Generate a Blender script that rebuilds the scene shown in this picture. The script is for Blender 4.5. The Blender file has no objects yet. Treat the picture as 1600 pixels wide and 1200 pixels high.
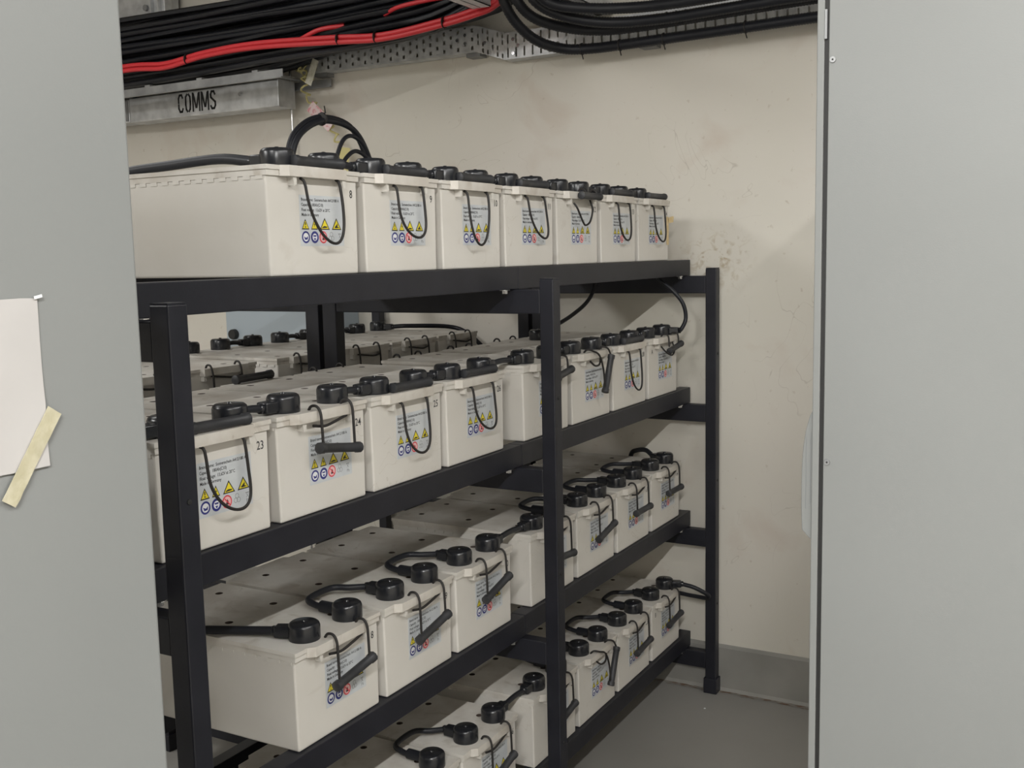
import bpy, math, random
from mathutils import Vector, Matrix
random.seed(7)
scene = bpy.context.scene
COL = scene.collection
PI = math.pi

# ------------------------------------------------------------------ camera
CAM = Vector((1.2872, -3.562, 1.5728))
YAW, PIT, ROL = map(math.radians, (29.5333, 6.9311, -1.2336))
cd = bpy.data.cameras.new('camera')
cam = bpy.data.objects.new('camera', cd)
COL.objects.link(cam)
scene.camera = cam
cd.sensor_fit = 'HORIZONTAL'
cd.sensor_width = 36.0
cd.lens = 1659.53 / 1600.0 * 36.0
cd.clip_start = 0.02
fw = Vector((-math.sin(YAW) * math.cos(PIT), math.cos(YAW) * math.cos(PIT), -math.sin(PIT)))
rt0 = Vector((math.cos(YAW), math.sin(YAW), 0))
up0 = rt0.cross(fw)
rt = rt0 * math.cos(ROL) + up0 * math.sin(ROL)
up = up0 * math.cos(ROL) - rt0 * math.sin(ROL)
M = Matrix((rt, up, -fw)).transposed().to_4x4()
M.translation = CAM
cam.matrix_world = M

# ------------------------------------------------------------------ world, lamps, exposure
world = bpy.data.worlds.new('world')
scene.world = world
world.use_nodes = True
world.node_tree.nodes['Background'].inputs[0].default_value = (0.55, 0.56, 0.58, 1)
world.node_tree.nodes['Background'].inputs[1].default_value = 0.05
vs = scene.view_settings
vs.view_transform = 'Standard'
vs.look = 'None'
vs.exposure = 0.0
vs.gamma = 1.0
vs.use_curve_mapping = False


def tube_lamp(name, loc, length, width, watts, color=(1.0, 0.992, 0.97)):
    ld = bpy.data.lights.new(name, 'AREA')
    ld.shape = 'RECTANGLE'
    ld.size = width
    ld.size_y = length
    ld.energy = watts
    ld.color = color
    o = bpy.data.objects.new(name, ld)
    COL.objects.link(o)
    o.location = loc
    return o


tube_lamp('ceiling_tube_light', (1.79, -5.2, 2.83), 2.4, 0.06, 200)
tube_lamp('ceiling_tube_light', (1.79, -2.2, 2.83), 2.4, 0.06, 50)
tube_lamp('ceiling_tube_light', (2.78, -1.9, 2.90), 2.6, 0.08, 10)
tube_lamp('fill_panel_light', (0.2, -4.8, 3.05), 1.4, 0.7, 118)  # unseen soft panel added as ambient fill over the aisle
tube_lamp('fill_panel_light', (-1.9, -1.8, 3.05), 1.4, 0.7, 12)  # weak unseen panel added to brighten the wall behind the racks
tube_lamp('fill_panel_light', (-2.2, -4.4, 3.05), 1.4, 0.7, 90)  # unseen panel added as fill from the rear rack side

# ------------------------------------------------------------------ materials


def new_mat(name):
    m = bpy.data.materials.new(name)
    m.use_nodes = True
    nt = m.node_tree
    b = nt.nodes['Principled BSDF']
    return m, nt, b


def flat(name, col, rough=0.5, metal=0.0, spec=0.5):
    m, nt, b = new_mat(name)
    b.inputs['Base Color'].default_value = (*col, 1)
    b.inputs['Roughness'].default_value = rough
    b.inputs['Metallic'].default_value = metal
    b.inputs['Specular IOR Level'].default_value = spec
    return m


def noisy(name, c1, c2, scale=8.0, rough=0.5, metal=0.0, spec=0.5, bump=0.0, bscale=60.0,
          lo=0.4, hi=0.7, detail=6.0, rough2=None, stretch=(1, 1, 1)):
    m, nt, b = new_mat(name)
    N, L = nt.nodes, nt.links
    tc = N.new('ShaderNodeTexCoord')
    mp = N.new('ShaderNodeMapping')
    mp.inputs['Scale'].default_value = stretch
    n = N.new('ShaderNodeTexNoise')
    n.inputs['Scale'].default_value = scale
    n.inputs['Detail'].default_value = detail
    r = N.new('ShaderNodeValToRGB')
    r.color_ramp.elements[0].position = lo
    r.color_ramp.elements[1].position = hi
    r.color_ramp.elements[0].color = (*c1, 1)
    r.color_ramp.elements[1].color = (*c2, 1)
    L.new(tc.outputs['Object'], mp.inputs['Vector'])
    L.new(mp.outputs[0], n.inputs['Vector'])
    L.new(n.outputs['Fac'], r.inputs['Fac'])
    L.new(r.outputs['Color'], b.inputs['Base Color'])
    b.inputs['Roughness'].default_value = rough
    b.inputs['Metallic'].default_value = metal
    b.inputs['Specular IOR Level'].default_value = spec
    if rough2 is not None:
        mr = N.new('ShaderNodeMapRange')
        mr.inputs['From Min'].default_value = lo
        mr.inputs['From Max'].default_value = hi
        mr.inputs['To Min'].default_value = rough
        mr.inputs['To Max'].default_value = rough2
        L.new(n.outputs['Fac'], mr.inputs['Value'])
        L.new(mr.outputs[0], b.inputs['Roughness'])
    if bump:
        n2 = N.new('ShaderNodeTexNoise')
        n2.inputs['Scale'].default_value = bscale
        n2.inputs['Detail'].default_value = 4
        bp = N.new('ShaderNodeBump')
        bp.inputs['Strength'].default_value = bump
        bp.inputs['Distance'].default_value = 0.002
        L.new(tc.outputs['Object'], n2.inputs['Vector'])
        L.new(n2.outputs['Fac'], bp.inputs['Height'])
        L.new(bp.outputs[0], b.inputs['Normal'])
    return m


def wall_material():
    m, nt, b = new_mat('cream_wall_paint')
    N, L = nt.nodes, nt.links
    tc = N.new('ShaderNodeTexCoord')

    def noise(scale, detail, dist=0.0):
        n = N.new('ShaderNodeTexNoise')
        n.inputs['Scale'].default_value = scale
        n.inputs['Detail'].default_value = detail
        n.inputs['Distortion'].default_value = dist
        L.new(tc.outputs['Object'], n.inputs['Vector'])
        return n

    def ramp(src, lo, hi, a, c):
        r = N.new('ShaderNodeValToRGB')
        r.color_ramp.elements[0].position = lo
        r.color_ramp.elements[1].position = hi
        r.color_ramp.elements[0].color = (a, a, a, 1)
        r.color_ramp.elements[1].color = (c, c, c, 1)
        L.new(src, r.inputs['Fac'])
        return r

    def mix(fac, c1, c2):
        x = N.new('ShaderNodeMix')
        x.data_type = 'RGBA'
        if isinstance(c1, tuple):
            x.inputs[6].default_value = (*c1, 1)
        else:
            L.new(c1, x.inputs[6])
        x.inputs[7].default_value = (*c2, 1)
        L.new(fac, x.inputs[0])
        return x.outputs[2]

    base = mix(ramp(noise(1.1, 3).outputs['Fac'], 0.35, 0.65, 0, 1).outputs[0], (0.61, 0.585, 0.515), (0.635, 0.60, 0.545))
    smudge = ramp(noise(4.5, 7, 0.6).outputs['Fac'], 0.56, 0.76, 0, 0.42)
    c = mix(smudge.outputs[0], base, (0.50, 0.41, 0.34))
    speck = ramp(noise(38, 3).outputs['Fac'], 0.66, 0.76, 0, 0.6)
    c = mix(speck.outputs[0], c, (0.42, 0.36, 0.29))
    # thin drawn-out scuffs
    sc = ramp(noise(2.6, 2, 2.5).outputs['Fac'], 0.4985, 0.5015, 0, 1)
    sc2 = N.new('ShaderNodeValToRGB')
    e = sc2.color_ramp.elements
    e[0].position = 0.497
    e[0].color = (0, 0, 0, 1)
    e[1].position = 0.503
    e[1].color = (0, 0, 0, 1)
    k = e.new(0.5)
    k.color = (1, 1, 1, 1)
    L.new(sc.inputs['Fac'].links[0].from_socket, sc2.inputs['Fac'])
    gate = ramp(noise(1.9, 2).outputs['Fac'], 0.52, 0.60, 0, 0.6)
    mu = N.new('ShaderNodeMath')
    mu.operation = 'MULTIPLY'
    L.new(sc2.outputs[0], mu.inputs[0])
    L.new(gate.outputs[0], mu.inputs[1])
    c = mix(mu.outputs[0], c, (0.40, 0.36, 0.31))
    # a worn, soiled patch beside the top shelf end
    mp = N.new('ShaderNodeMapping')
    mp.inputs['Location'].default_value = (-0.09, 0, -1.545)
    L.new(tc.outputs['Object'], mp.inputs['Vector'])
    ln = N.new('ShaderNodeVectorMath')
    ln.operation = 'LENGTH'
    L.new(mp.outputs[0], ln.inputs[0])
    near = N.new('ShaderNodeMapRange')
    near.inputs['From Min'].default_value = 0.03
    near.inputs['From Max'].default_value = 0.15
    near.inputs['To Min'].default_value = 1
    near.inputs['To Max'].default_value = 0
    L.new(ln.outputs['Value'], near.inputs['Value'])
    st = ramp(noise(26, 6, 1.4).outputs['Fac'], 0.50, 0.66, 0, 0.75)
    mu2 = N.new('ShaderNodeMath')
    mu2.operation = 'MULTIPLY'
    L.new(near.outputs[0], mu2.inputs[0])
    L.new(st.outputs[0], mu2.inputs[1])
    c = mix(mu2.outputs[0], c, (0.36, 0.28, 0.17))
    L.new(c, b.inputs['Base Color'])
    b.inputs['Roughness'].default_value = 0.62
    bp = N.new('ShaderNodeBump')
    bp.inputs['Strength'].default_value = 0.25
    bp.inputs['Distance'].default_value = 0.004
    L.new(noise(9, 5).outputs['Fac'], bp.inputs['Height'])
    L.new(bp.outputs[0], b.inputs['Normal'])
    return m




def worn_plastic(name, c1, c2, stain, scale, lo, hi, st_scale, st_lo, st_hi, st_max, rough):
    m = noisy(name, c1, c2, scale, rough, bump=0.12, bscale=45, lo=lo, hi=hi)
    nt = m.node_tree
    N, L = nt.nodes, nt.links
    bs = N['Principled BSDF']
    src = bs.inputs['Base Color'].links[0].from_socket
    tc = N.new('ShaderNodeTexCoord')
    info = N.new('ShaderNodeObjectInfo')
    add = N.new('ShaderNodeVectorMath')
    add.operation = 'MULTIPLY_ADD'
    L.new(info.outputs['Location'], add.inputs[0])
    add.inputs[1].default_value = (3.7, 5.3, 4.1)
    L.new(tc.outputs['Object'], add.inputs[2])

    def nz(sc, det, dist):
        n = N.new('ShaderNodeTexNoise')
        n.inputs['Scale'].default_value = sc
        n.inputs['Detail'].default_value = det
        n.inputs['Distortion'].default_value = dist
        L.new(add.outputs[0], n.inputs['Vector'])
        return n

    def rp(sock, stops):
        r = N.new('ShaderNodeValToRGB')
        e = r.color_ramp.elements
        e[0].position, e[1].position = stops[0][0], stops[-1][0]
        e[0].color = (stops[0][1],) * 3 + (1,)
        e[1].color = (stops[-1][1],) * 3 + (1,)
        for p_, v_ in stops[1:-1]:
            k_ = e.new(p_)
            k_.color = (v_,) * 3 + (1,)
        L.new(sock, r.inputs['Fac'])
        return r.outputs[0]
    st = rp(nz(st_scale, 6, .8).outputs['Fac'], [(st_lo, 0), (st_hi, st_max)])
    lines = rp(nz(7, 2, 2.2).outputs['Fac'], [(.494, 0), (.5, 1), (.506, 0)])
    gate = rp(nz(3.2, 2, 0).outputs['Fac'], [(.54, 0), (.62, .5)])
    mu = N.new('ShaderNodeMath')
    mu.operation = 'MULTIPLY'
    L.new(lines, mu.inputs[0])
    L.new(gate, mu.inputs[1])
    mx = N.new('ShaderNodeMath')
    mx.operation = 'MAXIMUM'
    L.new(mu.outputs[0], mx.inputs[0])
    L.new(st, mx.inputs[1])
    x = N.new('ShaderNodeMix')
    x.data_type = 'RGBA'
    L.new(src, x.inputs[6])
    x.inputs[7].default_value = (*stain, 1)
    L.new(mx.outputs[0], x.inputs[0])
    L.new(x.outputs[2], bs.inputs['Base Color'])
    return m


MT = {
    'wall': wall_material(),
    'floor': noisy('grey_epoxy_floor', (0.235, 0.226, 0.210), (0.275, 0.265, 0.247), 2.2, 0.42, bump=0.15, bscale=25, rough2=0.52),
    'skirt': noisy('grey_skirting_paint', (0.23, 0.225, 0.21), (0.29, 0.28, 0.26), 5, 0.36, bump=0.25, bscale=12),
    'rust': noisy('dirt_and_rust', (0.14, 0.085, 0.055), (0.24, 0.225, 0.20), 30, 0.8, lo=0.42, hi=0.52, stretch=(1, 3, 3)),
    'ceiling': flat('ceiling_paint', (0.42, 0.41, 0.39), 0.8),
    'case': worn_plastic('off_white_battery_plastic', (0.59, 0.565, 0.52), (0.635, 0.612, 0.57), (0.40, 0.35, 0.29), 5, .3, .6, 11, .66, .80, .35, 0.42),
    'lid': worn_plastic('dusty_off_white_plastic', (0.50, 0.465, 0.415), (0.63, 0.605, 0.56), (0.33, 0.28, 0.22), 9, .36, .56, 16, .58, .74, .55, 0.45),
    'vent': flat('dark_vent_plug', (0.07, 0.05, 0.04), 0.6),
    'black': flat('glossy_black_rubber', (0.011, 0.012, 0.015), 0.27),
    'cable': flat('black_cable_sheath', (0.010, 0.011, 0.015), 0.45, spec=0.35),
    'rope': flat('dark_cord', (0.014, 0.012, 0.011), 0.6),
    'grip': noisy('dark_grey_handle_plastic', (0.022, 0.023, 0.026), (0.034, 0.035, 0.039), 30, 0.48),
    'rack': noisy('black_powder_coat', (0.0100, 0.0105, 0.0155), (0.016, 0.0165, 0.023), 14, 0.44, spec=0.38, bump=0.08, bscale=200, lo=0.35, hi=0.75),
    'zinc': flat('bright_zinc_bolt', (0.75, 0.76, 0.78), 0.25, 1.0),
    'galv': noisy('galvanised_steel', (0.46, 0.47, 0.48), (0.66, 0.67, 0.68), 16, 0.42, 0.45, bump=0.1, bscale=40, lo=0.35, hi=0.65),
    'galvdark': noisy('dull_galvanised_steel', (0.24, 0.245, 0.25), (0.36, 0.365, 0.37), 12, 0.5, 0.6),
    'cabinet': noisy('light_grey_cabinet_paint', (0.193, 0.200, 0.196), (0.205, 0.212, 0.208), 2, 0.45, bump=0.05, bscale=420),
    'gasket': flat('black_door_gasket', (0.012, 0.012, 0.012), 0.6),
    'bluebox': flat('blue_grey_enclosure_paint', (0.33, 0.38, 0.42), 0.4),
    'paper': noisy('white_paper', (0.40, 0.385, 0.375), (0.43, 0.415, 0.405), 6, 0.7, bump=0.3, bscale=14),
    'tape': noisy('cream_masking_tape', (0.38, 0.35, 0.24), (0.46, 0.43, 0.32), 60, 0.5, bump=0.6, bscale=90),
    'tan': noisy('old_tan_tape', (0.60, 0.46, 0.24), (0.68, 0.55, 0.33), 60, 0.6),
    'red': flat('red_cable_sheath', (0.62, 0.035, 0.045), 0.4),
    'lab': noisy('grey_label_film', (0.50, 0.525, 0.55), (0.56, 0.585, 0.60), 30, 0.28),
    'ink': flat('black_ink', (0.02, 0.02, 0.022), 0.5),
    'inkgrey': flat('grey_ink', (0.16, 0.17, 0.18), 0.5),
    'yellow': flat('yellow_ink', (0.72, 0.60, 0.03), 0.45),
    'blue': flat('dark_blue_ink', (0.025, 0.03, 0.19), 0.45),
    'redink': flat('red_ink', (0.65, 0.03, 0.05), 0.45),
    'pink': flat('pink_ink', (0.75, 0.45, 0.45), 0.5),
    'white': flat('white_ink', (0.72, 0.73, 0.74), 0.45),
    'cord': flat('yellowish_cord', (0.58, 0.52, 0.24), 0.7),
    'pinktag': noisy('pink_tag_paper', (0.75, 0.60, 0.60), (0.66, 0.30, 0.33), 70, 0.7, lo=0.5, hi=0.6),
    'whitetag': noisy('creased_tag_paper', (0.72, 0.70, 0.60), (0.55, 0.52, 0.40), 60, 0.7),
}

# ------------------------------------------------------------------ mesh helpers


class MB:
    def __init__(self):
        self.v, self.f, self.m, self.mats = [], [], [], []

    def mat(self, key):
        if key not in self.mats:
            self.mats.append(key)
        return self.mats.index(key)

    def add(self, verts, faces, mk):
        o = len(self.v)
        k = self.mat(mk)
        self.v += [tuple(p) for p in verts]
        self.f += [tuple(i + o for i in f) for f in faces]
        self.m += [k] * len(faces)

    def box(self, x0, x1, y0, y1, z0, z1, mk, tap=0.0):
        t = tap
        v = [(x0 + t, y0 + t, z0), (x1, y0 + t, z0), (x1, y1 - t, z0), (x0 + t, y1 - t, z0),
             (x0, y0, z1), (x1, y0, z1), (x1, y1, z1), (x0, y1, z1)]
        self.add(v, [(0, 3, 2, 1), (4, 5, 6, 7), (0, 1, 5, 4), (1, 2, 6, 5), (2, 3, 7, 6), (3, 0, 4, 7)], mk)

    def prism(self, pts, axis, a, b, mk):
        """polygon pts (2D) extruded along axis between a and b"""
        n = len(pts)

        def mkp(p, t):
            if axis == 'z':
                return (p[0], p[1], t)
            if axis == 'y':
                return (p[0], t, p[1])
            return (t, p[0], p[1])
        v = [mkp(p, a) for p in pts] + [mkp(p, b) for p in pts]
        f = [tuple(range(n))[::-1], tuple(range(n, 2 * n))]
        f += [(i, (i + 1) % n, n + (i + 1) % n, n + i) for i in range(n)]
        self.add(v, f, mk)

    def lathe(self, prof, c, mk, axis='z', seg=20, squash=1.0):
        """prof: list of (radius, height)"""
        v, f = [], []
        for r, h in prof:
            for i in range(seg):
                a = 2 * PI * i / seg
                x, y = r * math.cos(a), r * math.sin(a) * squash
                p = {'z': (x, y, h), 'y': (x, h, y), 'x': (h, x, y)}[axis]
                v.append((p[0] + c[0], p[1] + c[1], p[2] + c[2]))
        for k in range(len(prof) - 1):
            for i in range(seg):
                j = (i + 1) % seg
                f.append((k * seg + i, k * seg + j, (k + 1) * seg + j, (k + 1) * seg + i))
        f.append(tuple(range(seg))[::-1])
        f.append(tuple(range((len(prof) - 1) * seg, len(prof) * seg)))
        self.add(v, f, mk)

    def tube(self, pts, r, mk, seg=8, sub=5, smooth=True, corr=0.0):
        P = [Vector(p) for p in pts]
        if smooth and len(P) > 2:
            Q = [P[0] * 2 - P[1]] + P + [P[-1] * 2 - P[-2]]
            out = []
            for i in range(1, len(Q) - 2):
                for s in range(sub):
                    t = s / sub
                    a, b, c, d = Q[i - 1], Q[i], Q[i + 1], Q[i + 2]
                    out.append(0.5 * ((2 * b) + (c - a) * t + (2 * a - 5 * b + 4 * c - d) * t * t + (3 * b - a - 3 * c + d) * t ** 3))
            out.append(P[-1])
            P = out
        if corr:
            R = [P[0]]
            for a, b in zip(P, P[1:]):
                n = max(1, int((b - a).length / 0.0045))
                R += [a.lerp(b, (i + 1) / n) for i in range(n)]
            P = R
        t = (P[1] - P[0]).normalized()
        n = t.orthogonal().normalized()
        v, f = [], []
        for i, p in enumerate(P):
            t2 = (P[min(i + 1, len(P) - 1)] - P[max(i - 1, 0)]).normalized()
            n = (n - t2 * n.dot(t2)).normalized()
            b = t2.cross(n)
            rr = (r[i] if isinstance(r, list) else r) - (corr if i % 2 else 0)
            for k in range(seg):
                a = 2 * PI * k / seg
                v.append(p + n * math.cos(a) * rr + b * math.sin(a) * rr)
        for i in range(len(P) - 1):
            for k in range(seg):
                j = (k + 1) % seg
                f.append((i * seg + k, i * seg + j, (i + 1) * seg + j, (i + 1) * seg + k))
        f.append(tuple(range(seg))[::-1])
        f.append(tuple(range((len(P) - 1) * seg, len(P) * seg)))
        self.add(v, f, mk)

    def mesh(self, name, smooth=None):
        me = bpy.data.meshes.new(name)
        me.from_pydata(self.v, [], self.f)
        for k in self.mats:
            me.materials.append(MT[k])
        me.polygons.foreach_set('material_index', self.m)
        if smooth is not None:
            me.polygons.foreach_set('use_smooth', [True] * len(self.f))
            me.set_sharp_from_angle(angle=math.radians(smooth))
        me.update()
        return me


def link(name, me, parent=None, loc=None, bevel=0.0, seg=2):
    o = bpy.data.objects.new(name, me)
    COL.objects.link(o)
    if parent:
        o.parent = parent
    if loc:
        o.location = loc
    if bevel:
        b = o.modifiers.new('bevel', 'BEVEL')
        b.width = bevel
        b.segments = seg
        b.limit_method = 'ANGLE'
        b.angle_limit = math.radians(50)
    return o


def tag(o, label, cat, group=None):
    o['label'] = label
    o['category'] = cat
    if group:
        o['group'] = group
    return o


def thing(name, label, cat, loc=(0, 0, 0), rz=0.0, group=None):
    o = bpy.data.objects.new(name, None)
    o.empty_display_size = 0.05
    COL.objects.link(o)
    o.location = loc
    o.rotation_euler = (0, 0, rz)
    return tag(o, label, cat, group)


def structure(name, mb, smooth=None, bevel=0):
    o = link(name, mb.mesh(name, smooth), bevel=bevel)
    o['kind'] = 'structure'
    return o


def text_into(mb, s, size, mk, org, u, w, n, align='LEFT', xs=1.0, off=0.0, bold=0.0, space=1.0):
    """flat lettering: org + u*x + w*y, facing n"""
    cu = bpy.data.curves.new('t', 'FONT')
    cu.body = s
    cu.size = size
    cu.align_x = align
    cu.resolution_u = 2
    cu.offset = bold
    cu.space_character = space
    ob = bpy.data.objects.new('t', cu)
    me = bpy.data.meshes.new_from_object(ob)
    org, u, w, n = Vector(org), Vector(u), Vector(w), Vector(n)
    vs_ = [org + u * (v.co.x * xs) + w * v.co.y + n * off for v in me.vertices]
    mb.add(vs_, [tuple(p.vertices) for p in me.polygons], mk)
    bpy.data.objects.remove(ob)
    bpy.data.curves.remove(cu)
    bpy.data.meshes.remove(me)


# ------------------------------------------------------------------ the room
XL, XR, YN, CH = -4.2, 4.0, -7.0, 3.15
b = MB(); b.box(XL, XR, YN, 0.15, -0.12, 0, 'floor'); structure('floor', b)
b = MB(); b.box(XL, XR, 0, 0.15, 0, CH, 'wall'); structure('wall_back', b)
b = MB(); b.box(XL - .15, XL, YN, 0.15, 0, CH, 'wall'); structure('wall_left', b)
b = MB(); b.box(XR, XR + .15, YN, 0.15, 0, CH, 'wall'); structure('wall_right', b)
b = MB(); b.box(XL, XR, YN - .15, YN, 0, CH, 'wall'); structure('wall_front', b)
b = MB(); b.box(XL - .15, XR + .15, YN - .15, 0.15, CH, CH + .12, 'ceiling'); structure('ceiling', b)
b = MB()
b.prism([(0.0, 0.0), (-0.020, 0.0), (-0.014, 0.012), (-0.012, 0.158), (-0.006, 0.166), (0.0, 0.168)], 'x', XL, XR, 'skirt')
structure('baseboard_back', b)
b = MB()
rr = random.Random(3)
x = -0.6
top, bot = [], []
while x < 1.6:
    top.append((x, -0.0195, 0.0)); bot.append((x, -0.030 - 0.016 * rr.random(), 0.0)); x += 0.02
vv = [(p[0], p[1], 0.0012) for p in top] + [(p[0], p[1], 0.0012) for p in bot]
n = len(top)
b.add(vv, [(i, n + i, n + i + 1, i + 1) for i in range(n - 1)], 'rust')
structure('trim_1', b)['label'] = 'line of brown dirt where the floor meets the skirting'

# ------------------------------------------------------------------ batteries
W, H, D = 0.2655, 0.1965, 0.4584
CA, CB = -0.059, 0.073          # terminal offsets
PITCH = 0.28


def battery_meshes():
    out = {}
    b = MB()
    w = 0.2585 / 2
    b.box(-D + .008, -.012, -w, w, 0, .180, 'case', tap=.003)
    out['body'] = b.mesh('battery_body')
    b = MB()
    for k in range(15):
        x = -.44 + k * .029
        for s in (-1, 1):
            b.box(x, x + .016, s * w - .0012, s * w + .0022, .1715, .1785, 'case')
    for s, x0, x1 in ((1, -.0125, .003), (-1, -D - .003, -D + .0085)):
        for y in (-.074, .066):
            b.prism([(y, .1785), (y + .010, .1785), (y + .010, .164), (y + .003, .162)], 'x', x0, x1, 'case')
    out['rib'] = b.mesh('battery_ribs')
    # lid with real vent holes
    b = MB()
    zt, zb = H, .178
    xs = [-.006, -.03, -.165, -.322, -D + .006]
    ys = [-W / 2, .008, W / 2]
    b.add([(xs[0], ys[0], zt), (xs[0], ys[2], zt), (xs[1], ys[2], zt), (xs[1], ys[0], zt)], [(0, 1, 2, 3)], 'lid')
    hx, hy, hr = [-.087, -.244, -.401], [-.057, .074], .0085
    for i in range(3):
        for j in range(2):
            x0, x1, y0, y1 = xs[i + 2], xs[i + 1], ys[j], ys[j + 1]
            cx, cy = hx[i], hy[j]
            ang = [2 * PI * k / 16 for k in range(16)] + [math.atan2(yy - cy, xx - cx) % (2 * PI) for xx in (x0, x1) for yy in (y0, y1)]
            ang = sorted(ang)
            outer, inner, low = [], [], []
            for a in ang:
                c, s = math.cos(a), math.sin(a)
                t = min(((x1 - cx) / c if c > 1e-9 else 9), ((x0 - cx) / c if c < -1e-9 else 9),
                        ((y1 - cy) / s if s > 1e-9 else 9), ((y0 - cy) / s if s < -1e-9 else 9))
                outer.append((cx + c * t, cy + s * t, zt))
                inner.append((cx + c * hr, cy + s * hr, zt))
                low.append((cx + c * hr, cy + s * hr, zt - .006))
            n = len(ang)
            b.add(outer + inner, [(k, (k + 1) % n, n + (k + 1) % n, n + k) for k in range(n)], 'lid')
            b.add(inner + low, [(k, (k + 1) % n, n + (k + 1) % n, n + k) for k in range(n)], 'vent')
            b.add(low, [tuple(range(n))], 'vent')
    x0, x1, y0, y1 = -D + .006, -.006, -W / 2, W / 2
    # stepped rim
    for za, zb_, o in ((zt, .1885, 0.0), (.1885, .178, -.0022)):
        v = [(x0 - o, y0 - o, za), (x1 + o, y0 - o, za), (x1 + o, y1 + o, za), (x0 - o, y1 + o, za),
             (x0 - o, y0 - o, zb_), (x1 + o, y0 - o, zb_), (x1 + o, y1 + o, zb_), (x0 - o, y1 + o, zb_)]
        f = [(0, 1, 5, 4), (1, 2, 6, 5), (2, 3, 7, 6), (3, 0, 4, 7), (7, 6, 5, 4)]
        b.add(v, f, 'lid')
    for sgn, xa in ((1, x1), (-1, x0)):
        p = [(xa - .004 * sgn, -.098), (xa, -.098), (xa + .0125 * sgn, -.086), (xa + .0125 * sgn, .076), (xa, .080), (xa - .004 * sgn, .080)]
        if sgn < 0:
            p = p[::-1]
        b.prism(p, 'z', .1775, zt + .0002, 'lid')
    out['lid'] = b.mesh('battery_lid')
    # printed label
    b = MB()
    X0 = -.0120
    y0, y1, z0, z1 = -.043, .083, .054, .147
    uw, vh = y1 - y0, z1 - z0
    b.box(X0 - .0002, X0 + .0004, y0, y1, z0, z1, 'lab')

    def P(u, v, k=0):
        return (X0 + .0005 + .00012 * k, y0 + u * uw, z0 + v * vh)

    def disc(u, v, r, mk, k, n=18, inner=0):
        ring = [(u + r / uw * math.cos(2 * PI * i / n), v + r / vh * math.sin(2 * PI * i / n)) for i in range(n)]
        if not inner:
            b.add([P(a, c, k) for a, c in ring], [tuple(range(n))], mk)
        else:
            ri = [(u + inner / uw * math.cos(2 * PI * i / n), v + inner / vh * math.sin(2 * PI * i / n)) for i in range(n)]
            b.add([P(a, c, k) for a, c in ring + ri], [(i, (i + 1) % n, n + (i + 1) % n, n + i) for i in range(n)], mk)

    def poly(pts, mk, k):
        b.add([P(a, c, k) for a, c in pts], [tuple(range(len(pts)))], mk)
    U, Wv, Nn = (0, 1, 0), (0, 0, 1), (1, 0, 0)
    for s, v in (('Brand name:  Sonnenschein A412/180 A', .885), ('Capacity:  180Ah(C10)', .785),
                 ('Float voltage:  13,62V at 20°C', .685), ('Made in Germany', .590)):
        text_into(b, s, .0078, 'ink', P(.04, v, 1), U, Wv, Nn, xs=.86, bold=.00012)
    for u, hw, hh in ((.115, .085, .21), (.315, .075, .21), (.555, .115, .24), (.83, .115, .24)):
        v0 = .325
        poly([(u - hw, v0), (u + hw, v0), (u, v0 + hh)], 'ink', 1)
        poly([(u - hw * .76, v0 + .022), (u + hw * .76, v0 + .022), (u, v0 + hh * .83)], 'yellow', 2)
    poly([(.108, .405), (.122, .405), (.126, .465), (.104, .465)], 'ink', 3)
    disc(.115, .375, .0015, 'ink', 3, 8)
    poly([(.325, .47), (.297, .42), (.318, .42), (.306, .365), (.338, .432), (.316, .432)], 'ink', 3)
    poly([(.49, .375), (.545, .40), (.62, .385), (.60, .365), (.49, .358)], 'ink', 3)
    poly([(.78, .375), (.86, .46), (.85, .39), (.90, .37), (.80, .36)], 'ink', 3)
    for u in (.115, .315):
        disc(u, .175, .0112, 'blue' if u > .2 else 'blue', 1)
    disc(.115, .175, .0078, 'white', 2)
    poly([(.07, .19), (.12, .16), (.16, .20), (.15, .13), (.09, .12)], 'blue', 3)
    disc(.315, .175, .0068, 'white', 2)
    poly([(.275, .215), (.355, .215), (.345, .185), (.285, .185)], 'blue', 3)
    poly([(.29, .155), (.34, .155), (.325, .115), (.305, .115)], 'blue', 3)
    disc(.51, .175, .0114, 'redink', 1)
    disc(.51, .175, .0090, 'pink', 2)
    poly([(.455, .235), (.468, .247), (.565, .115), (.552, .103)], 'redink', 4)
    poly([(.48, .12), (.54, .12), (.53, .19), (.51, .225), (.495, .17)], 'ink', 3)
    for a in (90, 210, 330):
        disc(.70 + .032 * math.cos(math.radians(a)), .18 + .052 * math.sin(math.radians(a)), .0046, 'inkgrey', 1, 10, inner=.0038)
    poly([(.86, .25), (.935, .25), (.925, .235), (.87, .235)], 'inkgrey', 1)
    poly([(.872, .23), (.880, .23), (.925, .15), (.917, .15)], 'inkgrey', 1)
    poly([(.915, .23), (.923, .23), (.880, .15), (.872, .15)], 'inkgrey', 2)
    text_into(b, 'Pb', .009, 'inkgrey', P(.87, .06, 1), U, Wv, Nn)
    out['label'] = b.mesh('battery_label')
    return out


BM = battery_meshes()


def bar_mb(mb, c, dirv, L=.125, r=.0102):
    c, d = Vector(c), Vector(dirv).normalized()
    pts = [c + d * (L * t) for t in (-.5, -.485, -.40, -.38, 0, .38, .40, .485, .5)]
    mb.tube([tuple(p) for p in pts], [r * .55, r * 1.08, r * 1.08, r * .92, r * .92, r * .92, r * 1.08, r * 1.08, r * .55], 'grip', seg=10, smooth=False)


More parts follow.
